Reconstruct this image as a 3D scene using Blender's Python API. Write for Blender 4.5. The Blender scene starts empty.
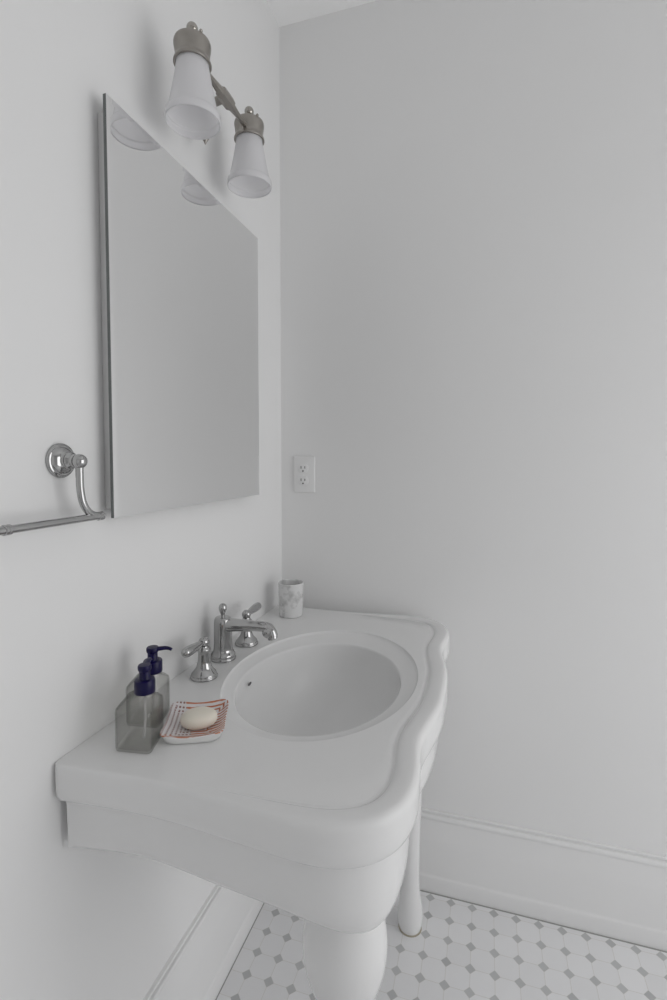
import bpy, bmesh, math, random
from mathutils import Vector, Matrix
random.seed(4)
PI = math.pi
S = bpy.context.scene
COL = S.collection

# ------------------------------------------------------------------ helpers
def link(name, me, mat=None, parent=None):
    o = bpy.data.objects.new(name, me)
    COL.objects.link(o)
    if mat:
        for m in (mat if isinstance(mat, (list, tuple)) else [mat]):
            me.materials.append(m)
    if parent: o.parent = parent
    return o

def tag(o, label=None, cat=None, group=None, kind=None):
    if label: o['label'] = label
    if cat: o['category'] = cat
    if group: o['group'] = group
    if kind: o['kind'] = kind
    return o

def thing(name, label, cat, loc, rz=0, group=None):
    o = bpy.data.objects.new(name, None)
    o.empty_display_size = .05
    COL.objects.link(o)
    o.location = loc; o.rotation_euler = (0, 0, rz)
    return tag(o, label, cat, group)

class MB:
    """collects shapes and links them as one mesh object"""
    def __init__(s): s.v = []; s.f = []; s.m = []
    def add(s, vs, fs, mi=0):
        k = len(s.v); s.v += [tuple(v) for v in vs]
        s.f += [[i + k for i in f] for f in fs]; s.m += [mi] * len(fs)
        return s
    def box(s, a, b, bev=0, seg=2):
        bm = bmesh.new()
        bmesh.ops.create_cube(bm, size=1)
        for v in bm.verts:
            v.co = Vector([(a[i] + b[i]) / 2 + v.co[i] * (b[i] - a[i]) for i in range(3)])
        if bev:
            bmesh.ops.bevel(bm, geom=bm.edges[:], offset=bev, segments=seg, affect='EDGES', profile=.5)
        bm.verts.index_update()
        s.add([v.co for v in bm.verts], [[v.index for v in f.verts] for f in bm.faces]); bm.free()
        return s
    def lathe(s, prof, n=48, M=None, cap=True):
        """prof = [(r, z)] turned about z; M places it"""
        vs = []; fs = []
        for r, z in prof:
            for i in range(n):
                a = 2 * PI * i / n
                vs.append(Vector((r * math.cos(a), r * math.sin(a), z)))
        for j in range(len(prof) - 1):
            for i in range(n):
                fs.append([j*n+i, j*n+(i+1) % n, (j+1)*n+(i+1) % n, (j+1)*n+i])
        if cap:
            fs.append([i for i in range(n)][::-1]); fs.append([(len(prof)-1)*n+i for i in range(n)])
        if M: vs = [M @ v for v in vs]
        return s.add(vs, fs)
    def rings(s, rings, close=True, caps=(False, False), mi=0):
        n = len(rings[0]); vs = [p for r in rings for p in r]; fs = []
        for j in range(len(rings) - 1):
            for i in range(n if close else n - 1):
                fs.append([j*n+i, j*n+(i+1) % n, (j+1)*n+(i+1) % n, (j+1)*n+i])
        if caps[0]: fs.append(list(range(n))[::-1])
        if caps[1]: fs.append([(len(rings)-1)*n+i for i in range(n)])
        return s.add(vs, fs, mi)
    def tube(s, pts, rad, n=20, flat=1.0):
        pts = [Vector(p) for p in pts]
        if not isinstance(rad, (list, tuple)): rad = [rad] * len(pts)
        t0 = (pts[1] - pts[0]).normalized()
        up = Vector((0, 0, 1)) if abs(t0.z) < .9 else Vector((1, 0, 0))
        nx = t0.cross(up).normalized(); rs = []
        for i, p in enumerate(pts):
            a = pts[max(i-1, 0)]; b = pts[min(i+1, len(pts)-1)]
            t = (b - a).normalized()
            nx = (nx - t * nx.dot(t)).normalized(); ny = t.cross(nx)
            rs.append([p + (nx * math.cos(2*PI*k/n) + ny * flat * math.sin(2*PI*k/n)) * rad[i] for k in range(n)])
        return s.rings(rs, caps=(True, True))
    def sphere(s, c, r, sc=(1, 1, 1), n=28, m=16):
        prof = [(max(1e-5, r * math.sin(PI*j/m)), -r * math.cos(PI*j/m)) for j in range(m + 1)]
        return s.lathe(prof, n, Matrix.Translation(c) @ Matrix.Diagonal((*sc, 1)))
    def build(s, name, mat, parent=None, smooth=True, angle=40):
        me = bpy.data.meshes.new(name)
        me.from_pydata(s.v, [], s.f)
        me.polygons.foreach_set('material_index', s.m)
        me.validate()
        bm = bmesh.new(); bm.from_mesh(me)
        bmesh.ops.remove_doubles(bm, verts=bm.verts[:], dist=1e-6)
        bmesh.ops.recalc_face_normals(bm, faces=bm.faces[:])
        if smooth:
            for f in bm.faces: f.smooth = True
            for e in bm.edges:
                e.smooth = not (len(e.link_faces) == 2 and e.calc_face_angle(0) > math.radians(angle))
        bm.to_mesh(me); bm.free()
        return link(name, me, mat, parent)

def smooth_prof(p, k=6):
    """Catmull-Rom through 2D/3D points"""
    out = []
    P = [Vector(q) for q in p]
    for i in range(len(P) - 1):
        a = P[max(i-1, 0)]; b = P[i]; c = P[i+1]; d = P[min(i+2, len(P)-1)]
        for j in range(k):
            t = j / k
            out.append(.5 * ((2*b) + (c-a)*t + (2*a-5*b+4*c-d)*t*t + (-a+3*b-3*c+d)*t**3))
    out.append(P[-1])
    return [tuple(q) for q in out]

def axis_matrix(o, d):
    """matrix that takes +z to direction d at o"""
    q = Vector((0, 0, 1)).rotation_difference(Vector(d).normalized())
    return Matrix.Translation(o) @ q.to_matrix().to_4x4()

# ------------------------------------------------------------------ materials
def mat(name, col, rough=.5, metal=0, **kw):
    m = bpy.data.materials.new(name); m.use_nodes = True
    b = m.node_tree.nodes['Principled BSDF']
    b.inputs['Base Color'].default_value = (*col, 1)
    b.inputs['Roughness'].default_value = rough
    b.inputs['Metallic'].default_value = metal
    for k, v in kw.items():
        b.inputs[k.replace('_', ' ')].default_value = v
    return m

class NT:
    def __init__(s, m): s.t = m.node_tree; s.b = s.t.nodes['Principled BSDF']
    def n(s, typ, **kw):
        x = s.t.nodes.new(typ)
        for k, v in kw.items(): setattr(x, k, v)
        return x
    def l(s, a, b): s.t.links.new(a, b)
    def m(s, op, a, b=None, c=None):
        x = s.n('ShaderNodeMath', operation=op)
        for i, v in enumerate((a, b, c)):
            if v is None: continue
            if isinstance(v, (int, float)): x.inputs[i].default_value = v
            else: s.l(v, x.inputs[i])
        return x.outputs[0]
    def mix(s, f, a, b):
        x = s.n('ShaderNodeMix', data_type='RGBA')
        if isinstance(f, (int, float)): x.inputs[0].default_value = f
        else: s.l(f, x.inputs[0])
        for i, v in ((6, a), (7, b)):
            if isinstance(v, tuple): x.inputs[i].default_value = (*v, 1)
            else: s.l(v, x.inputs[i])
        return x.outputs[2]
    def pos(s):
        g = s.n('ShaderNodeTexCoord'); q = s.n('ShaderNodeSeparateXYZ')
        s.l(g.outputs['Object'], q.inputs[0]); s.co = g.outputs['Object']
        return q.outputs
    def noise(s, scale, detail=3, rough=.5):
        x = s.n('ShaderNodeTexNoise'); x.inputs['Scale'].default_value = scale
        x.inputs['Detail'].default_value = detail; x.inputs['Roughness'].default_value = rough
        g = s.n('ShaderNodeTexCoord'); s.l(g.outputs['Object'], x.inputs['Vector'])
        return x.outputs['Fac']
    def bump(s, h, strength=.1, dist=.002):
        x = s.n('ShaderNodeBump'); x.inputs['Strength'].default_value = strength
        x.inputs['Distance'].default_value = dist
        s.l(h, x.inputs['Height']); s.l(x.outputs[0], s.b.inputs['Normal'])

def paint(name, col, rough=.6, scale=260, bs=.06):
    m = mat(name, col, rough); t = NT(m)
    t.l(t.mix(t.noise(2.2, 2), tuple(c * .985 for c in col), tuple(min(1, c * 1.01) for c in col)), t.b.inputs['Base Color'])
    t.bump(t.noise(scale, 2), bs, .001)
    return m

M_WALL = paint('white_wall_paint', (.80, .80, .80), .55)
M_CEIL = paint('white_ceiling_paint', (.93, .93, .93), .8)
M_TRIM = paint('white_trim_gloss', (.80, .80, .80), .3, 120, .03)
M_CER = mat('white_glazed_ceramic', (.78, .78, .78), .10, Specular_IOR_Level=.2)
M_CHROME = mat('polished_nickel', (.45, .45, .45), .1, 1)
t = NT(M_CHROME); t.l(t.mix(t.noise(30, 2), (.43, .43, .43), (.48, .48, .48)), t.b.inputs['Base Color'])
M_BRUSH = mat('brushed_nickel', (.36, .34, .315), .34, 1)
t = NT(M_BRUSH); t.l(t.mix(t.noise(60, 2), (.33, .31, .285), (.40, .378, .35)), t.b.inputs['Base Color'])
M_NICK = mat('shiny_nickel_ball', (.42, .40, .37), .06, 1)
M_OPAL = mat('opal_white_glass', (.78, .77, .80), .16, Specular_IOR_Level=.4)
t = NT(M_OPAL); tr = t.n('ShaderNodeBsdfTranslucent'); tr.inputs[0].default_value = (.93, .925, .94, 1)
mx = t.n('ShaderNodeMixShader'); mx.inputs[0].default_value = .42
t.l(t.b.outputs[0], mx.inputs[1]); t.l(tr.outputs[0], mx.inputs[2]); t.l(mx.outputs[0], t.t.nodes['Material Output'].inputs[0])
t.l(t.mix(t.noise(9, 1), (.87, .865, .88), (.89, .885, .90)), t.b.inputs['Base Color'])
M_MIRROR = mat('mirror_silver', (.93, .93, .93), .004, 1)
M_MEDGE = mat('polished_mirror_edge', (.16, .17, .17), .12, .5)
M_CABSIDE = mat('grey_enamelled_metal', (.62, .62, .62), .4)
M_PLASTIC = mat('white_outlet_plastic', (.80, .80, .80), .35)
M_SLOT = mat('dark_slot', (.13, .13, .13), .7)
M_NAVY = mat('navy_plastic', (.004, .002, .045), .35, Specular_IOR_Level=.3)
M_SOAP = mat('cream_soap', (.84, .79, .69), .45, Subsurface_Weight=.15, Subsurface_Radius=(.01, .006, .004), Subsurface_Scale=.3)
t = NT(M_SOAP); t.bump(t.noise(60, 2), .15, .001)
M_GLASS = mat('smoky_clear_glass', (.8, .8, .8), .05); t = NT(M_GLASS)
lw = t.n('ShaderNodeLayerWeight'); lw.inputs['Blend'].default_value = .35
tp = t.n('ShaderNodeBsdfTransparent'); gl = t.n('ShaderNodeBsdfGlossy'); gl.inputs['Roughness'].default_value = .04
t.l(t.mix(t.m('POWER', lw.outputs['Facing'], 2.6), t.mix(t.noise(40, 2), (.945, .944, .937), (.96, .959, .953)), (.30, .31, .30)), tp.inputs[0])
mg = t.n('ShaderNodeMixShader'); t.l(t.m('ADD', t.m('MULTIPLY', t.m('POWER', lw.outputs['Facing'], 4),   .35), .035), mg.inputs[0]); t.l(tp.outputs[0], mg.inputs[1]); t.l(gl.outputs[0], mg.inputs[2])
t.l(mg.outputs[0], t.t.nodes['Material Output'].inputs[0])
M_TUBE = mat('clear_dip_tube', (.8, .8, .8), .2, Transmission_Weight=.6, IOR=1.3)
M_CAULK = mat('yellowed_caulk', (.36, .33, .26), .8)
M_WINDOW = mat('window_paint', (.8, .8, .8), .4)

# marbled tumbler
M_MARB = mat('grey_marbled_ceramic', (.8, .8, .8), .2); t = NT(M_MARB)
r = t.n('ShaderNodeValToRGB'); nz = t.noise(26, 4, .6)
r.color_ramp.elements[0].position = .30; r.color_ramp.elements[0].color = (.40, .40, .40, 1)
r.color_ramp.elements[1].position = .50; r.color_ramp.elements[1].color = (.72, .72, .72, 1)
t.l(nz, r.inputs[0]); t.l(r.outputs[0], t.b.inputs['Base Color'])

# octagon and dot floor
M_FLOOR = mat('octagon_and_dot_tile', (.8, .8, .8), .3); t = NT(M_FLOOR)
x, y, z = t.pos()[:3]; P = .05965
ux = t.m('DIVIDE', t.m('SUBTRACT', x, .0663), P); uy = t.m('DIVIDE', t.m('ADD', y, .0352), P)
fx = t.m('ABSOLUTE', t.m('SUBTRACT', ux, t.m('ROUND', ux)))
fy = t.m('ABSOLUTE', t.m('SUBTRACT', uy, t.m('ROUND', uy)))
sm = t.m('ADD', fx, fy); R0 = .222
dot = t.m('LESS_THAN', sm, R0)
g1 = t.m('LESS_THAN', t.m('ABSOLUTE', t.m('SUBTRACT', sm, R0 + .010)), .011)
g2 = t.m('MULTIPLY', t.m('LESS_THAN', t.m('MINIMUM', fx, fy), .013), t.m('GREATER_THAN', sm, R0))
gr = t.m('MAXIMUM', g1, g2)
cb = t.n('ShaderNodeCombineXYZ')
t.l(t.m('FLOOR', ux), cb.inputs[0]); t.l(t.m('FLOOR', uy), cb.inputs[1])
wn = t.n('ShaderNodeTexWhiteNoise', noise_dimensions='3D'); t.l(cb.outputs[0], wn.inputs['Vector'])
tile = t.mix(wn.outputs['Value'], (.77, .77, .78), (.82, .82, .83))
tile = t.mix(t.m('MULTIPLY', t.noise(35, 3), .12), tile, (.6, .6, .6))
cb2 = t.n('ShaderNodeCombineXYZ')
t.l(t.m('ROUND', ux), cb2.inputs[0]); t.l(t.m('ROUND', uy), cb2.inputs[1])
wn2 = t.n('ShaderNodeTexWhiteNoise', noise_dimensions='3D'); t.l(cb2.outputs[0], wn2.inputs['Vector'])
dcol = t.mix(wn2.outputs['Value'], (.46, .465, .47), (.53, .535, .54))
c1 = t.mix(dot, tile, dcol)
c2 = t.mix(gr, c1, t.mix(t.noise(18, 2), (.64, .63, .61), (.72, .71, .69)))
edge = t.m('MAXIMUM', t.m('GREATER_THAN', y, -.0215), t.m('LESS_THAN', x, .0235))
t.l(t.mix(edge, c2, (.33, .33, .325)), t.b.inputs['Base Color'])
t.bump(t.m('SUBTRACT', 1, gr), .15, .001)

# orange-striped dish
M_DISH = mat('white_dish_glaze', (.80, .80, .79), .25)
M_DISHIN = mat('orange_striped_dish', (.8, .8, .8), .3); t = NT(M_DISHIN)
x, y, z = t.pos()[:3]
ax = t.m('ABSOLUTE', x); ay = t.m('ABSOLUTE', y)
ay = t.m('DIVIDE', ay, 1.15); band = t.m('MAXIMUM', ax, ay)
wob = t.m('MULTIPLY', t.m('SUBTRACT', t.noise(60, 2), .5), .0028)
bw = t.m('ADD', band, wob)
stripe = t.m('GREATER_THAN', t.m('SINE', t.m('MULTIPLY', bw, 2 * PI / .0068)), .22)
tang = t.m('MINIMUM', ax, ay)
tcoord = t.mix(t.m('GREATER_THAN', ax, ay), x, y)
dsh = t.m('GREATER_THAN', t.m('SINE', t.m('MULTIPLY', tcoord, 2 * PI / .0062)), -.1)
left = t.m('MULTIPLY', t.m('LESS_THAN', t.m('ADD', x, t.m('MULTIPLY', y, .25)), -.012), t.m('SUBTRACT', 1, t.m('MULTIPLY', t.m('LESS_THAN', y, -.036), t.m('GREATER_THAN', ay, t.m('SUBTRACT', ax, .006)))))
dots = t.m('MULTIPLY', stripe, t.m('MULTIPLY', dsh, left))
right = t.m('MULTIPLY', t.m('GREATER_THAN', x, .022), t.m('GREATER_THAN', t.m('SUBTRACT', x, t.m('ABSOLUTE', t.m('ADD', y, .004))), .0))
rs = t.m('GREATER_THAN', t.m('SINE', t.m('MULTIPLY', t.m('ADD', t.m('ADD', y, t.m('MULTIPLY', x, -.15)), wob), 2 * PI / .0088)), .1)
lines = t.m('MULTIPLY', t.m('ADD', t.m('MULTIPLY', right, rs), t.m('MULTIPLY', t.m('SUBTRACT', 1, right), stripe)), t.m('SUBTRACT', 1, left))
lines = t.m('MULTIPLY', lines, t.m('GREATER_THAN', t.noise(120, 2), .30))
ground = t.mix(t.noise(40, 2), (.72, .68, .70), (.80, .78, .78))
dcol = t.mix(t.noise(160, 2), (.16, .07, .06), (.30, .12, .09))
c = t.mix(dots, ground, dcol)
c = t.mix(lines, c, t.mix(t.noise(200, 2), (.42, .10, .035), (.60, .22, .09)))
t.l(c, t.b.inputs['Base Color'])

# ------------------------------------------------------------------ room
RX, RY, RZ = 2.25, -2.7, 2.622
def struct(name, mb, m, smooth=False):
    return tag(mb.build(name, m, smooth=smooth), kind='structure')
T = .1
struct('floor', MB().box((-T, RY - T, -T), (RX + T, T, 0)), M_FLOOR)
struct('ceiling', MB().box((-T, RY - T, RZ), (RX + T, T, RZ + T)), M_CEIL)
struct('wall_left', MB().box((-T, RY - T, 0), (0, 0, RZ)), M_WALL)
struct('wall_back', MB().box((-T, 0, 0), (RX + T, T, RZ)), M_WALL)
struct('wall_front', MB().box((0, RY - T, 0), (RX, RY, RZ)), M_WALL)
WY0, WY1, WZ0, WZ1 = -1.5, -.15, .2, 2.05
w = MB().box((RX, RY - T, 0), (RX + T, 0, WZ0)).box((RX, RY - T, WZ1), (RX + T, 0, RZ))
w.box((RX, RY - T, WZ0), (RX + T, WY0, WZ1)).box((RX, WY1, WZ0), (RX + T, 0, WZ1))
struct('wall_right', w, M_WALL)
f = MB()
for a, b in (((RX+.02, WY0, WZ0), (RX+.08, WY0+.04, WZ1)), ((RX+.02, WY1-.04, WZ0), (RX+.08, WY1, WZ1)),
             ((RX+.02, WY0, WZ0), (RX+.08, WY1, WZ0+.04)), ((RX+.02, WY0, WZ1-.04), (RX+.08, WY1, WZ1)),
             ((RX+.03, WY0, (WZ0+WZ1)/2-.02), (RX+.07, WY1, (WZ0+WZ1)/2+.02))):
    f.box(a, b)
struct('window_1', f, M_WINDOW)

# baseboards: profile (distance from wall, height)
prof = [(0, .245), (.0052, .245), (.0074, .2438), (.0080, .2415), (.0078, .2395), (.0040, .2380), (.0040, .2352),
        (.0110, .2335), (.0142, .230), (.0150, .2255), (.0144, .2215), (.0112, .2175), (.0112, .2160)]
prof += [(.0112 + .0050 * (k / 8) ** 1.5, .216 - .056 * k / 8) for k in range(1, 9)]
prof += [(.0166, .156), (.0166, .055), (.017, .052)]
prof += [(.0172 + .0038 * math.sin(k / 6 * PI / 2), .050 - .012 * (1 - math.cos(k / 6 * PI / 2))) for k in range(1, 7)]
prof += [(.0212, .02), (.0205, 0), (0, 0)]
KB = .0168 / .0205
def base(name, f):
    r0 = [f(d, z, 0) for d, z in prof]; r1 = [f(d, z, 1) for d, z in prof]
    mb = MB().rings([r0, r1], close=False)
    mb.f.append(list(range(len(prof)))); mb.f.append([i + len(prof) for i in range(len(prof))][::-1]); mb.m += [0, 0]
    tag(mb.build(name, M_TRIM, angle=30), kind='structure')
base('baseboard_left', lambda d, z, e: (d, RY if e == 0 else -d * KB, z))
base('baseboard_back', lambda d, z, e: (d if e == 0 else RX, -d * KB, z))

# ------------------------------------------------------------------ console sink
YC = -.463
sink = thing('console_sink', 'white ceramic console sink with wavy front edge and turned legs', 'sink', (.28, YC, 0))
def W(v): return Vector(v) - Vector((.28, YC, 0))      # world -> sink-local
half = [(.0008, 0), (.0008, .14), (.0008, .28), (.0008, .38), (.0008, .420), (.003, .4310), (.010, .4355), (.024, .4350),
        (.09, .4290), (.15, .4260), (.21, .4265), (.28, .4315), (.345, .437), (.405, .4405), (.447, .4365), (.482, .423),
        (.508, .402), (.526, .374), (.5355, .342), (.5385, .31), (.5365, .275), (.5325, .24), (.531, .21), (.5335, .18),
        (.540, .145), (.5475, .105), (.5525, .06), (.554, .0)]
sp = smooth_prof([(a, b, 0) for a, b in half], 10)
loop = [(p[0], YC + p[1]) for p in sp] + [(p[0], YC - p[1]) for p in sp[::-1][1:-1]]
L = [0]
for i in range(len(loop)):
    a = loop[i]; b = loop[(i+1) % len(loop)]; L.append(L[-1] + math.dist(a, b))
N = 360; out = []; j = 0
for k in range(N):
    s = L[-1] * k / N
    while L[j+1] < s: j += 1
    u = (s - L[j]) / (L[j+1] - L[j]); a = loop[j]; b = loop[(j+1) % len(loop)]
    out.append((a[0] + (b[0]-a[0])*u, a[1] + (b[1]-a[1])*u))
nrm = []
for i in range(N):
    a = out[i-2]; b = out[(i+2) % N]; d = Vector((b[0]-a[0], b[1]-a[1])).normalized()
    nrm.append(Vector((-d.y, d.x)))
cen = Vector((.295, YC))
if sum((cen - Vector(out[i])).dot(nrm[i]) for i in range(N)) < 0: nrm = [-n for n in nrm]
def sst(a, b, x):
    t_ = min(1, max(0, (x - a) / (b - a))); return t_ * t_ * (3 - 2 * t_)
def sm_w(w_, k=6):
    for _ in range(k): w_ = [(w_[i-1] + w_[i] + w_[(i+1) % N]) / 3 for i in range(N)]
    return w_
wt = sm_w([sst(.22, .49, p[0]) for p in out])            # raised rim: front, fading along the two ends
wr = sm_w([sst(.0, .02, p[0]) for p in out], 2)          # rounded top edge: everywhere but along the wall
def offs(d, z, mode='full'):
    r_ = []
    for i in range(N):
        if mode == 'rim':
            k, zz = wr[i] * (.012 + max(0, d - .012) * (.2 + .8 * wt[i])) / d, ZD + (z - ZD) * wt[i]
        elif mode == 'edge': k, zz = wr[i], ZD + (z - ZD) if z < ZD else ZD + (z - ZD) * wt[i]
        else: k, zz = 1, z
        r_.append(W((out[i][0] + nrm[i].x * d * k, out[i][1] + nrm[i].y * d * k, zz)))
    return r_
ang = [math.atan2(p[1] - cen.y, p[0] - cen.x) for p in out]
def ell(cx, a, b, z, dy=-.004):
    r_ = []; yc = YC + dy
    for th in ang:
        c_, s_ = math.cos(th), math.sin(th); q = 1 / math.sqrt((c_/a)**2 + (s_/b)**2)
        r_.append(W((cx + c_*q, yc + s_*q, z)))
    return r_
def lerp(A, B, u, z): return [Vector((a.x+(b.x-a.x)*u, a.y+(b.y-a.y)*u, z)) for a, b in zip(A, B)]
ZD = .834
rings = []
D = .150
for k in range(30):                                   # bowl, from drain outwards
    s = .03 + (.978 - .03) * (k / 29) ** .75
    z = .808 - D * (1 - s ** 3.6) ** .66
    rings.append(ell(.290 - .012 * (1 - s), .172 * s, .221 * s, z, -.012))
rings += [ell(.290, .172 * q, .221 * q, z, -.012) for q, z in ((.984, .8130), (.9885, .8165), (.994, .8185), (1.002, .8195))]
RO = ell(.295, .200, .269, ZD); LI = ell(.290, .172 * 1.012, .221 * 1.012, .8199, -.012)
rings.append(LI)
for k in range(1, 9):
    u = k / 9; rings.append(lerp(LI, RO, u * .94, .8200 + .0095 * u ** 1.2))
rings += [lerp(LI, RO, .955, .8300), lerp(LI, RO, .985, .8328), RO]
ro2 = lerp(LI, RO, 1.03, ZD); rings.append(ro2)
inn = offs(.046, ZD, 'rim')
for u in (.35, .7): rings.append(lerp(ro2, inn, u, ZD))
for d, z in ((.046, ZD), (.0445, .8330), (.0425, .8315), (.0405, .8312), (.0385, .8325), (.0365, .8348), (.034, .8366), (.030, .8377), (.024, .8382), (.017, .8382)):
    rings.append(offs(d, z, 'rim'))
for d, z in ((.0105, .8380), (.0075, .8372), (.0045, .8355), (.0022, .8328), (.0008, .8295), (.0002, .8262)):
    rings.append(offs(d, z, 'edge'))
wa = sm_w([sst(.0, .16, p[0]) for p in out], 3)
drop = [max(math.exp(-(math.hypot(p[0] - .50, p[1] - YC - sg * .385) / .085) ** 2) for sg in (-1, 1)) for p in out]
for d, z, dr in ((0, .822, 0), (0, .808, 0), (0, .795, 0), (.0008, .7865, 0), (.003, .780, 0), (.0065, .7765, 0), (.0105, .7748, 0), (.0130, .7730, 0),
             (.0141, .7685, 0), (.0145, .758, 0), (.0147, .738, .3), (.0155, .722, .6), (.0178, .706, .9), (.022, .694, 1), (.0275, .685, 1), (.034, .679, 1)):
    r_ = offs(d, z)
    for i in range(N):
        k = min(d, .0150) + max(0, d - .0150) * wa[i]
        q_ = W((out[i][0] + nrm[i].x * k, out[i][1] + nrm[i].y * k, z)); r_[i] = q_
        r_[i].z += -.022 * dr * drop[i] + .018 * (1 - sst(.0, .28, out[i][0])) * min(1, max(0, (.758 - z) / .06))
    rings.append(r_)
E1 = ell(.285, .20, .25, .672)
rings.append([Vector((a.x*.88 + b.x*.12, a.y*.88 + b.y*.12, a.z - .003)) for a, b in zip(r_, E1)])
rings.append([Vector((a.x*.6 + b.x*.4, a.y*.6 + b.y*.4, a.z - .003)) for a, b in zip(r_, E1)])
rings.append(E1)
rings += [ell(.285, .16, .20, .662), ell(.285, .09, .12, .652), ell(.285, .01, .012, .648)]
MB().rings(rings, caps=(True, True)).build('basin', M_CER, sink, angle=80)
leg_prof = smooth_prof([(.040, .676), (.0455, .666), (.0510, .648), (.0580, .618), (.0630, .588), (.0642, .564), (.0610, .537), (.0535, .511),
            (.0430, .482), (.036, .448), (.0315, .41), (.0285, .36), (.0265, .30), (.025, .24), (.0242, .18), (.0245, .135),
            (.0262, .108), (.0295, .083), (.0325, .062), (.0343, .042), (.0338, .022), (.031, .008), (.029, .002)], 4)
for xx, yy in ((.440, -.144), (.430, -.779)):
    lg = MB().lathe(leg_prof, 56, Matrix.Translation(W((xx, yy, 0)))).build('leg', M_CER, sink, angle=60)
    MB().lathe([(.030, 0), (.0322, .0003), (.0315, .0018), (.029, .003)], 40, Matrix.Translation(W((xx, yy, 0)))).build('caulk_ring', M_CAULK, lg)
zb = .808 - D
MB().lathe([(.0, zb + .006), (.012, zb + .0065), (.02, zb + .006), (.026, zb + .004), (.027, zb + .001), (.024, zb - .002)], 36,
           Matrix.Translation(W((.276, YC, 0)))).build('drain', M_CHROME, sink)
oh = MB().sphere((0, 0, 0), .006, (.4, 1.5, .5)).build('overflow_hole', M_SLOT, sink)
oh.location = W((.1275, -.487, .795)); oh.rotation_euler = (0, .3, .12)

# ------------------------------------------------------------------ faucet
fau = thing('faucet', 'polished nickel widespread faucet with two lever handles behind the basin', 'faucet', (.055, YC, ZD + .0003))
sp_ = MB().lathe(smooth_prof([(.0290, 0), (.0290, .004), (.0278, .006), (.0280, .010), (.0268, .0135), (.0240, .018), (.0218, .024), (.0208, .04),
                  (.0204, .06), (.0204, .078), (.0200, .088), (.0178, .0955), (.0125, .0985), (.005, .0995)], 3), 44)
# arm: swells out of the column, runs level over the basin and turns down
sp_.tube(smooth_prof([(-.004, 0, .078), (.012, 0, .0800), (.032, 0, .0815), (.055, 0, .0825), (.080, 0, .0840), (.100, 0, .0845), (.1135, 0, .0825), (.1215, 0, .0750), (.1255, 0, .0650)], 5),
         [.0175 - .0060 * min(1, i / 20) for i in range(41)], 24)
sp_.sphere((.1155, 0, .0740), .0150)
sp_.lathe([(.0085, 0), (.0112, .002), (.0112, .010), (.0095, .013)], 24, axis_matrix((.1265, 0, .0580), (-.35, 0, 1)))
body = sp_.build('spout', M_CHROME, fau); body.location.x = -.007
MB().lathe(smooth_prof([(.0050, .095), (.0042, .101), (.0056, .106), (.0084, .113), (.0092, .119), (.0076, .125), (.0035, .1285), (.0005, .129)], 4), 24,
           Matrix.Translation((0, 0, 0))).build('lift_rod', M_CHROME, fau).location.x = -.007
for sgn in (-1, 1):
    hb = MB().lathe(smooth_prof([(.0285, 0), (.0288, .003), (.027, .0055), (.0262, .009), (.022, .014), (.017, .021), (.0138, .030), (.0125, .040), (.0120, .052),
                  (.0128, .055), (.0135, .058), (.0128, .061), (.0098, .064), (.0090, .067)], 3), 40, Matrix.Translation((.003, sgn * .0985, 0)))
    hb.sphere((.003, sgn * .0985, .0745), .0112)
    h = hb.build('handle', M_CHROME, fau)
    o = Vector((.003, sgn * .0985, .0745)); d = Vector((0, sgn, .03)).normalized()
    pr = smooth_prof([(.0058, .004), (.0062, .012), (.0078, .022), (.0092, .036), (.0102, .050), (.0102, .063), (.0084, .070), (.004, .0738), (.0003, .0745)], 4)
    MB().lathe(pr, 24, axis_matrix(o, d)).build('lever', M_CHROME, h)

# ------------------------------------------------------------------ mirrored medicine cabinet
cab = thing('medicine_cabinet', 'frameless mirror-fronted cabinet hung on the wall above the faucet', 'mirror', (0, -.508, 1.196))
def Cc(v): return Vector(v) - Vector((0, -.508, 1.196))
Y0, Y1, Z0, Z1 = -.7885, -.2265, 1.198, 1.8885
MB().box(Cc((.0005, Y0+.013, Z0+.014)), Cc((.0185, Y1-.013, Z1-.016)), .0015).build('cabinet_box', M_CABSIDE, cab)
bx = MB()
def rect(x, i): return [Cc((x, Y0+i, Z0+i)), Cc((x, Y1-i, Z0+i)), Cc((x, Y1-i, Z1-i)), Cc((x, Y0+i, Z1-i))]
bx.rings([rect(.0238, .001), rect(.0238, 0), rect(.0300, 0)], caps=(True, False), mi=1)
bx.rings([rect(.0300, 0), rect(.03045, .009)], mi=0)
bx.rings([rect(.03045, .009), rect(.03045, .0095)], caps=(False, True), mi=0)
bx.build('mirror_door', [M_MIRROR, M_MEDGE], cab, smooth=False)
MB().box(Cc((.0185, Y0+.006, Z0+.008)), Cc((.0245, Y1-.006, Z1-.008))).build('door_backing', M_CABSIDE, cab, smooth=False)

# ------------------------------------------------------------------ two-light vanity fixture
HX, HY, HZ = .092, -.515, 2.05
van = thing('vanity_light', 'brushed nickel two-light wall sconce with white bell shades above the mirror', 'wall lamp', (0, HY, HZ))
def V(v): return Vector(v) - Vector((0, HY, HZ))
MB().lathe(smooth_prof([(.020, .0), (.020, .004), (.0185, .007), (.014, .010), (.011, .013)], 3), 40, axis_matrix(V((0, HY, 2.03)), (1, 0, 0))).build('backplate', M_BRUSH, van)
st = MB().tube([V((.01, HY, 2.03)), V((.03, HY, 2.03)), V((.047, HY, 2.032))], .008)
st.lathe([(.0005, 1.963), (.0105, 1.981), (.0108, 1.985), (.0068, 1.992), (.0065, 2.035), (.0085, 2.043), (.003, 2.05)], 24, Matrix.Translation((.047, 0, -HZ)))
st.tube([V((.047, HY, 2.04)), V((.06, HY, 2.043)), V((.078, HY, 2.047)), V((HX, HY, HZ))], [.007, .0075, .0085, .0085])
st.build('support_stem', M_BRUSH, van)
ar = MB()
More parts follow.
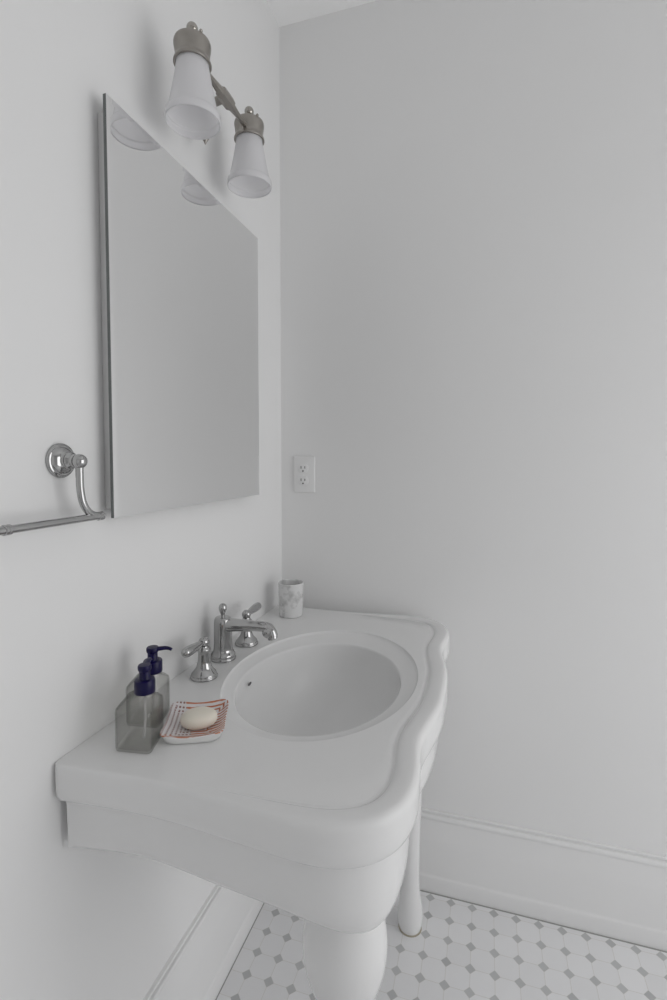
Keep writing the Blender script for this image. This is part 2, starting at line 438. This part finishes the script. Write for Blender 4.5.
am = [(.0052, -.090), (.0056, -.06), (.0066, -.045), (.0080, -.030), (.0092, -.022), (.0125, -.019), (.0130, -.015), (.0130, .015), (.0125, .019), (.0092, .022), (.0080, .030), (.0066, .045), (.0056, .06), (.0052, .090)]
ar.lathe(am, 8, axis_matrix(V((.096, HY, HZ - .002)), (0, 1, 0)))
ar.build('cross_arm', M_BRUSH, van, angle=30)
cap_p = [(.003, 2.0745), (.026, 2.0745), (.0300, 2.0738)] + smooth_prof([(.0328, 2.0718), (.0340, 2.068), (.0338, 2.062), (.0326, 2.055), (.0316, 2.047), (.0320, 2.041), (.0340, 2.0365), (.0350, 2.0325), (.0340, 2.031), (.0305, 2.032), (.0300, 2.045)], 4)
sh_o = smooth_prof([(.0295, 2.042), (.0302, 2.030), (.0333, 2.010), (.0380, 1.984), (.0434, 1.958), (.0468, 1.9435), (.0492, 1.9420), (.0508, 1.9385), (.0512, 1.932), (.0507, 1.928), (.0498, 1.9265)], 5)
sh_i = [(.0488, 1.9268), (.0484, 1.929)]
for yy in (-.632, -.398):
    Mx = Matrix.Translation((HX, yy - HY, -HZ))
    c = MB().lathe(cap_p, 48, Mx, cap=False).build('socket_cap', M_BRUSH, van)
    fi = MB().lathe([(.0075, 2.074), (.0075, 2.078), (.0045, 2.0795), (.0045, 2.090)], 20, Mx)
    fi.sphere((HX, yy - HY, 2.0970 - HZ), .0106)
    fi.build('ball_finial', M_NICK, c)
    sc = MB().lathe([(.0028, 0), (.0034, .003), (.0022, .0055), (.0004, .006)], 16, axis_matrix((HX + .0262, yy - HY - .0150, 2.0720 - HZ), (.8, -.45, .5)))
    sc.build('set_screw', M_NICK, c)
    MB().lathe(sh_o + sh_i, 64, Mx, cap=False).build('shade', M_OPAL, van, angle=80)

# ------------------------------------------------------------------ towel bar
tb = thing('towel_holder', 'polished nickel towel holder with curved arm left of the mirror', 'towel holder', (0, -.868, 1.295))
MB().lathe(smooth_prof([(.0265, .0), (.0268, .003), (.0250, .0055), (.0225, .0065), (.0205, .0095), (.0165, .0125), (.0125, .0145), (.0112, .018), (.0130, .0205), (.0130, .0225), (.0095, .0255), (.0085, .030), (.0085, .037)], 3), 48,
           axis_matrix((0, 0, 0), (1, 0, 0))).build('rosette', M_CHROME, tb)
AX = .037
a_ = MB().sphere((AX, 0, -.001), .0112, (1, 1, 1))
a_.tube(smooth_prof([(AX, 0, -.002), (AX, 0, -.022), (AX, .0005, -.042), (AX, .0045, -.062), (AX, .0125, -.076), (AX, .023, -.084), (AX, .036, -.0875)], 5), .0056, 20)
a_.build('arm', M_CHROME, tb)
br = MB().tube([(AX, .040, -.0885), (AX, -.14, -.0885)], .0056, 20)
cr = axis_matrix((AX, -.004, -.0865), (0, 1, 0))
br.build('bar', M_CHROME, tb)
for y0 in (.036, -.127):
    MB().lathe([(.0058, -.0050), (.0071, -.0042), (.0071, -.0018), (.0062, -.0010), (.0062, .0010), (.0071, .0018), (.0071, .0042), (.0058, .0050)], 24,
               axis_matrix((AX, y0 + .004, -.0885), (0, 1, 0))).build('collar', M_CHROME, tb)

# ------------------------------------------------------------------ outlet
out_ = thing('wall_outlet', 'white duplex electrical outlet on the back wall', 'outlet', (.0795, 0, 1.246))
MB().box((-.0355, -.006, -.0565), (.0355, 0, .0565), .003, 3).build('cover_plate', M_PLASTIC, out_)
MB().lathe([(.003, 0), (.003, .0008), (.001, .0014)], 16, axis_matrix((-.003, -.006, 0), (0, -1, 0))).build('screw', M_PLASTIC, out_)
for zz in (.0195, -.0195):
    n_ = 40; rr = []
    for yy_ in (-.0058, -.0078, -.0082):
        k_ = 1 if yy_ > -.008 else .95; ring = []
        for i in range(n_):
            a = 2*PI*i/n_; px = .0172*math.cos(a)*k_; pz = max(-.0138, min(.0138, .0172*math.sin(a)))*k_
            ring.append((px - .003, yy_, zz + pz))
        rr.append(ring)
    so = MB().rings(rr, caps=(True, True)).build('socket', M_PLASTIC, out_)
    for sx, hh in ((-.0064, .0042), (.0064, .0036)):
        MB().box((sx - .003 - .0013, -.0086, zz + .003 - hh), (sx - .003 + .0013, -.0075, zz + .003 + hh)).build('slot', M_SLOT, so, smooth=False)
    MB().lathe([(.0026, 0), (.0026, .0008)], 16, axis_matrix((-.003, -.0078, zz - .0082), (0, -1, 0))).build('ground_hole', M_SLOT, so)

# ------------------------------------------------------------------ tumbler
cp = [(.0300, 0), (.0330, .001), (.0345, .004), (.0352, .02), (.0362, .055), (.0372, .088), (.0374, .0965), (.0366, .0985), (.0352, .0985), (.0342, .0965), (.0335, .085), (.0325, .04), (.031, .012), (.024, .007), (.0005, .006)]
tm = MB().lathe(smooth_prof(cp, 3), 56).build('tumbler', M_MARB)
tm.location = (.0795, -.12, ZD)
tag(tm, 'grey marbled white ceramic tumbler in the far corner of the sink', 'cup')

# ------------------------------------------------------------------ soap dispensers
def sq(hx, hy, r, z, n=7):
    o_ = []
    for cx, cy, a0 in ((hx-r, hy-r, 0), (-hx+r, hy-r, 90), (-hx+r, -hy+r, 180), (hx-r, -hy+r, 270)):
        for k in range(n):
            a = math.radians(a0 + 90*k/(n-1)); o_.append((cx + r*math.cos(a), cy + r*math.sin(a), z))
    return o_
def dispenser(label, loc, rz, nozzle):
    t_ = thing('soap_dispenser', label, 'soap dispenser', (loc[0], loc[1], loc[2] + .0006), rz, 'glass soap dispensers')
    hx, hy = .0312, .0340; NX = .0095
    def sk(P_): return [(q[0] - .157 * q[1], q[1], q[2]) for q in P_]
    def c_(r, z, n=28):
        return [(NX + r*math.cos(math.radians(k_)), r*math.sin(math.radians(k_)), z) for k_ in
                [0 + 90*q/6 for q in range(7)] + [90 + 90*q/6 for q in range(7)] + [180 + 90*q/6 for q in range(7)] + [270 + 90*q/6 for q in range(7)]]
    R_ = [sk(sq(hx-.004, hy-.004, .006, 0)), sk(sq(hx-.0012, hy-.0012, .008, .0012)), sk(sq(hx, hy, .009, .004)), sk(sq(hx, hy, .009, .061)), sk(sq(hx-.0008, hy-.0008, .009, .0655)),
          sk(sq(hx-.004, hy-.004, .010, .0700)), sk(sq(hx-.010, hy-.012, .012, .0755)), c_(.0150, .0790), c_(.0128, .0815), c_(.0128, .085)]
    I_ = [c_(.0100, .085), c_(.0100, .079), sk(sq(hx-.0116, hy-.0136, .010, .0742)), sk(sq(hx-.0024, hy-.0024, .008, .0652)), sk(sq(hx-.0018, hy-.0018, .007, .061)),
          sk(sq(hx-.0018, hy-.0018, .007, .0048)), sk(sq(hx-.005, hy-.005, .006, .0032))]
    MB().rings(R_ + I_, caps=(True, True)).build('bottle', M_GLASS, t_, angle=50)
    MB().tube([(NX, 0, .076), (NX, 0, .04), (NX - .001, -.003, .0085)], .0022, 12).build('dip_tube', M_TUBE, t_)
    p = MB().lathe([(.0135, .0830), (.0158, .0840), (.0163, .086), (.0163, .1035), (.0153, .1055), (.0095, .1065), (.0088, .108), (.0085, .121), (.0075, .122)], 36, Matrix.Translation((NX, 0, 0)))
    pp = p.build('pump', M_NAVY, t_)
    hd = MB().lathe([(.0080, .1185), (.0098, .1200), (.0106, .1230), (.0106, .1270), (.0095, .1290), (.0005, .1295)], 28, Matrix.Translation((NX, 0, 0)))
    d = Vector((math.cos(nozzle), math.sin(nozzle), 0)); o0 = Vector((NX, 0, 0))
    path = [o0 + d*.003 + Vector((0, 0, .1250)), o0 + d*.014 + Vector((0, 0, .1262)), o0 + d*.022 + Vector((0, 0, .1270)), o0 + d*.029 + Vector((0, 0, .1262)), o0 + d*.0340 + Vector((0, 0, .1240))]
    hd.tube(smooth_prof(path, 4), [.0056 - .0024*i/16 for i in range(17)], 16, .72)
    hd.build('nozzle', M_NAVY, pp)
    return t_
RZD = math.radians(8)
dispenser('clear glass soap dispenser with navy pump nearest the edge, in front of its twin', (.0895, -.8070, ZD), RZD, math.radians(104))
dispenser('clear glass soap dispenser with navy pump standing behind its twin, nozzle toward basin', (.0535, -.7385, ZD), RZD, math.radians(10))

# ------------------------------------------------------------------ soap dish and soap
DZ = math.radians(24)
NN = 56
def dish_ring(h, z, lift=0, pw=5.0, pinch=0):
    o_ = []
    for i in range(NN):
        a = 2*PI*(i+.5)/NN; c_, s_ = math.cos(a), math.sin(a)
        q = h / (abs(c_)**pw + abs(s_)**pw) ** (1/pw)
        k = (abs(math.sin(2*a))) ** 3
        o_.append((c_*q*(1 + pinch*k), s_*q*(1 + pinch*k)*1.15, z + lift*k))
    return o_
dm = MB()
RIM = dish_ring(.0508, .0132, .0042, 8, .03)
dm.rings([dish_ring(.030, 0), dish_ring(.0435, 0), dish_ring(.0465, .0012), dish_ring(.0490, .0062, .001, 6), dish_ring(.0502, .0116, .003, 7, .02), RIM], caps=(True, False), mi=0)
dm.rings([RIM, dish_ring(.0502, .0143, .0042, 8, .03), dish_ring(.0486, .0136, .0040, 7.5, .03), dish_ring(.0440, .0098, .0025, 6, .015), dish_ring(.038, .0070, .001, 5), dish_ring(.030, .0055), dish_ring(.018, .0050), dish_ring(.004, .0048)], caps=(False, True), mi=1)
dish = dm.build('soap_dish', [M_DISH, M_DISHIN], angle=70)
dish.location = (.1515, -.7395, ZD); dish.rotation_euler = (0, 0, DZ)
tag(dish, 'square white soap dish with orange brushed stripes beside the dispensers', 'soap dish')
sm_ = MB()
pr = []
for k in range(17):
    b_ = -PI/2 + PI*k/16
    pr.append((max(1e-4, math.copysign(abs(math.cos(b_))**.62, 1)), math.copysign(abs(math.sin(b_))**.8, math.sin(b_))))
sm_.lathe(pr, 48, Matrix.Diagonal((.0312, .0250, .0125, 1)))
soap = sm_.build('soap_bar', M_SOAP, angle=80)
soap.location = (.1585, -.742, ZD + .0178); soap.rotation_euler = (.02, -.02, DZ)
tag(soap, 'oval cream bar of soap lying in the striped dish', 'soap')

# ------------------------------------------------------------------ light
wd = bpy.data.worlds.new('daylight'); S.world = wd; wd.use_nodes = True
wd.node_tree.nodes['Background'].inputs[0].default_value = (1, 1, 1, 1)
wd.node_tree.nodes['Background'].inputs[1].default_value = 1.2
def area(name, loc, rot, sx, sy, power, col=(1, 1, 1)):
    l = bpy.data.lights.new(name, 'AREA'); l.shape = 'RECTANGLE'; l.size = sx; l.size_y = sy; l.energy = power; l.color = col
    o = bpy.data.objects.new(name, l); COL.objects.link(o); o.location = loc; o.rotation_euler = rot
    return o
area('window_daylight', (RX - .01, (WY0+WY1)/2, (WZ0+WZ1)/2), (0, PI/2, 0), WZ1-WZ0, WY1-WY0, 22.5)
area('front_fill', (1.1, RY + .02, 1.25), (PI/2, 0, 0), 1.2, 1.9, .8)  # added weak fill lamp behind the camera; the front wall has no opening

# ------------------------------------------------------------------ camera
cam = bpy.data.cameras.new('camera'); co = bpy.data.objects.new('camera', cam); COL.objects.link(co)
F, YAW, PIT, SH = 500.55, .29627, .0439, -20.667
cam.sensor_fit = 'VERTICAL'; cam.sensor_height = 36; cam.sensor_width = 24
cam.lens = F * 36 / 1000; cam.shift_y = SH / 1000; cam.clip_start = .02
co.location = (.62608, -1.48058, 1.3); co.rotation_euler = (PI/2 - PIT, 0, YAW)
S.camera = co
S.view_settings.view_transform = 'Standard'; S.view_settings.look = 'None'
S.view_settings.exposure = -0.80
S.cycles.max_bounces = 16; S.cycles.transparent_max_bounces = 24; S.cycles.diffuse_bounces = 8; S.cycles.transmission_bounces = 12; S.cycles.glossy_bounces = 6
S.cycles.sample_clamp_indirect = 4
S.cycles.caustics_reflective = False
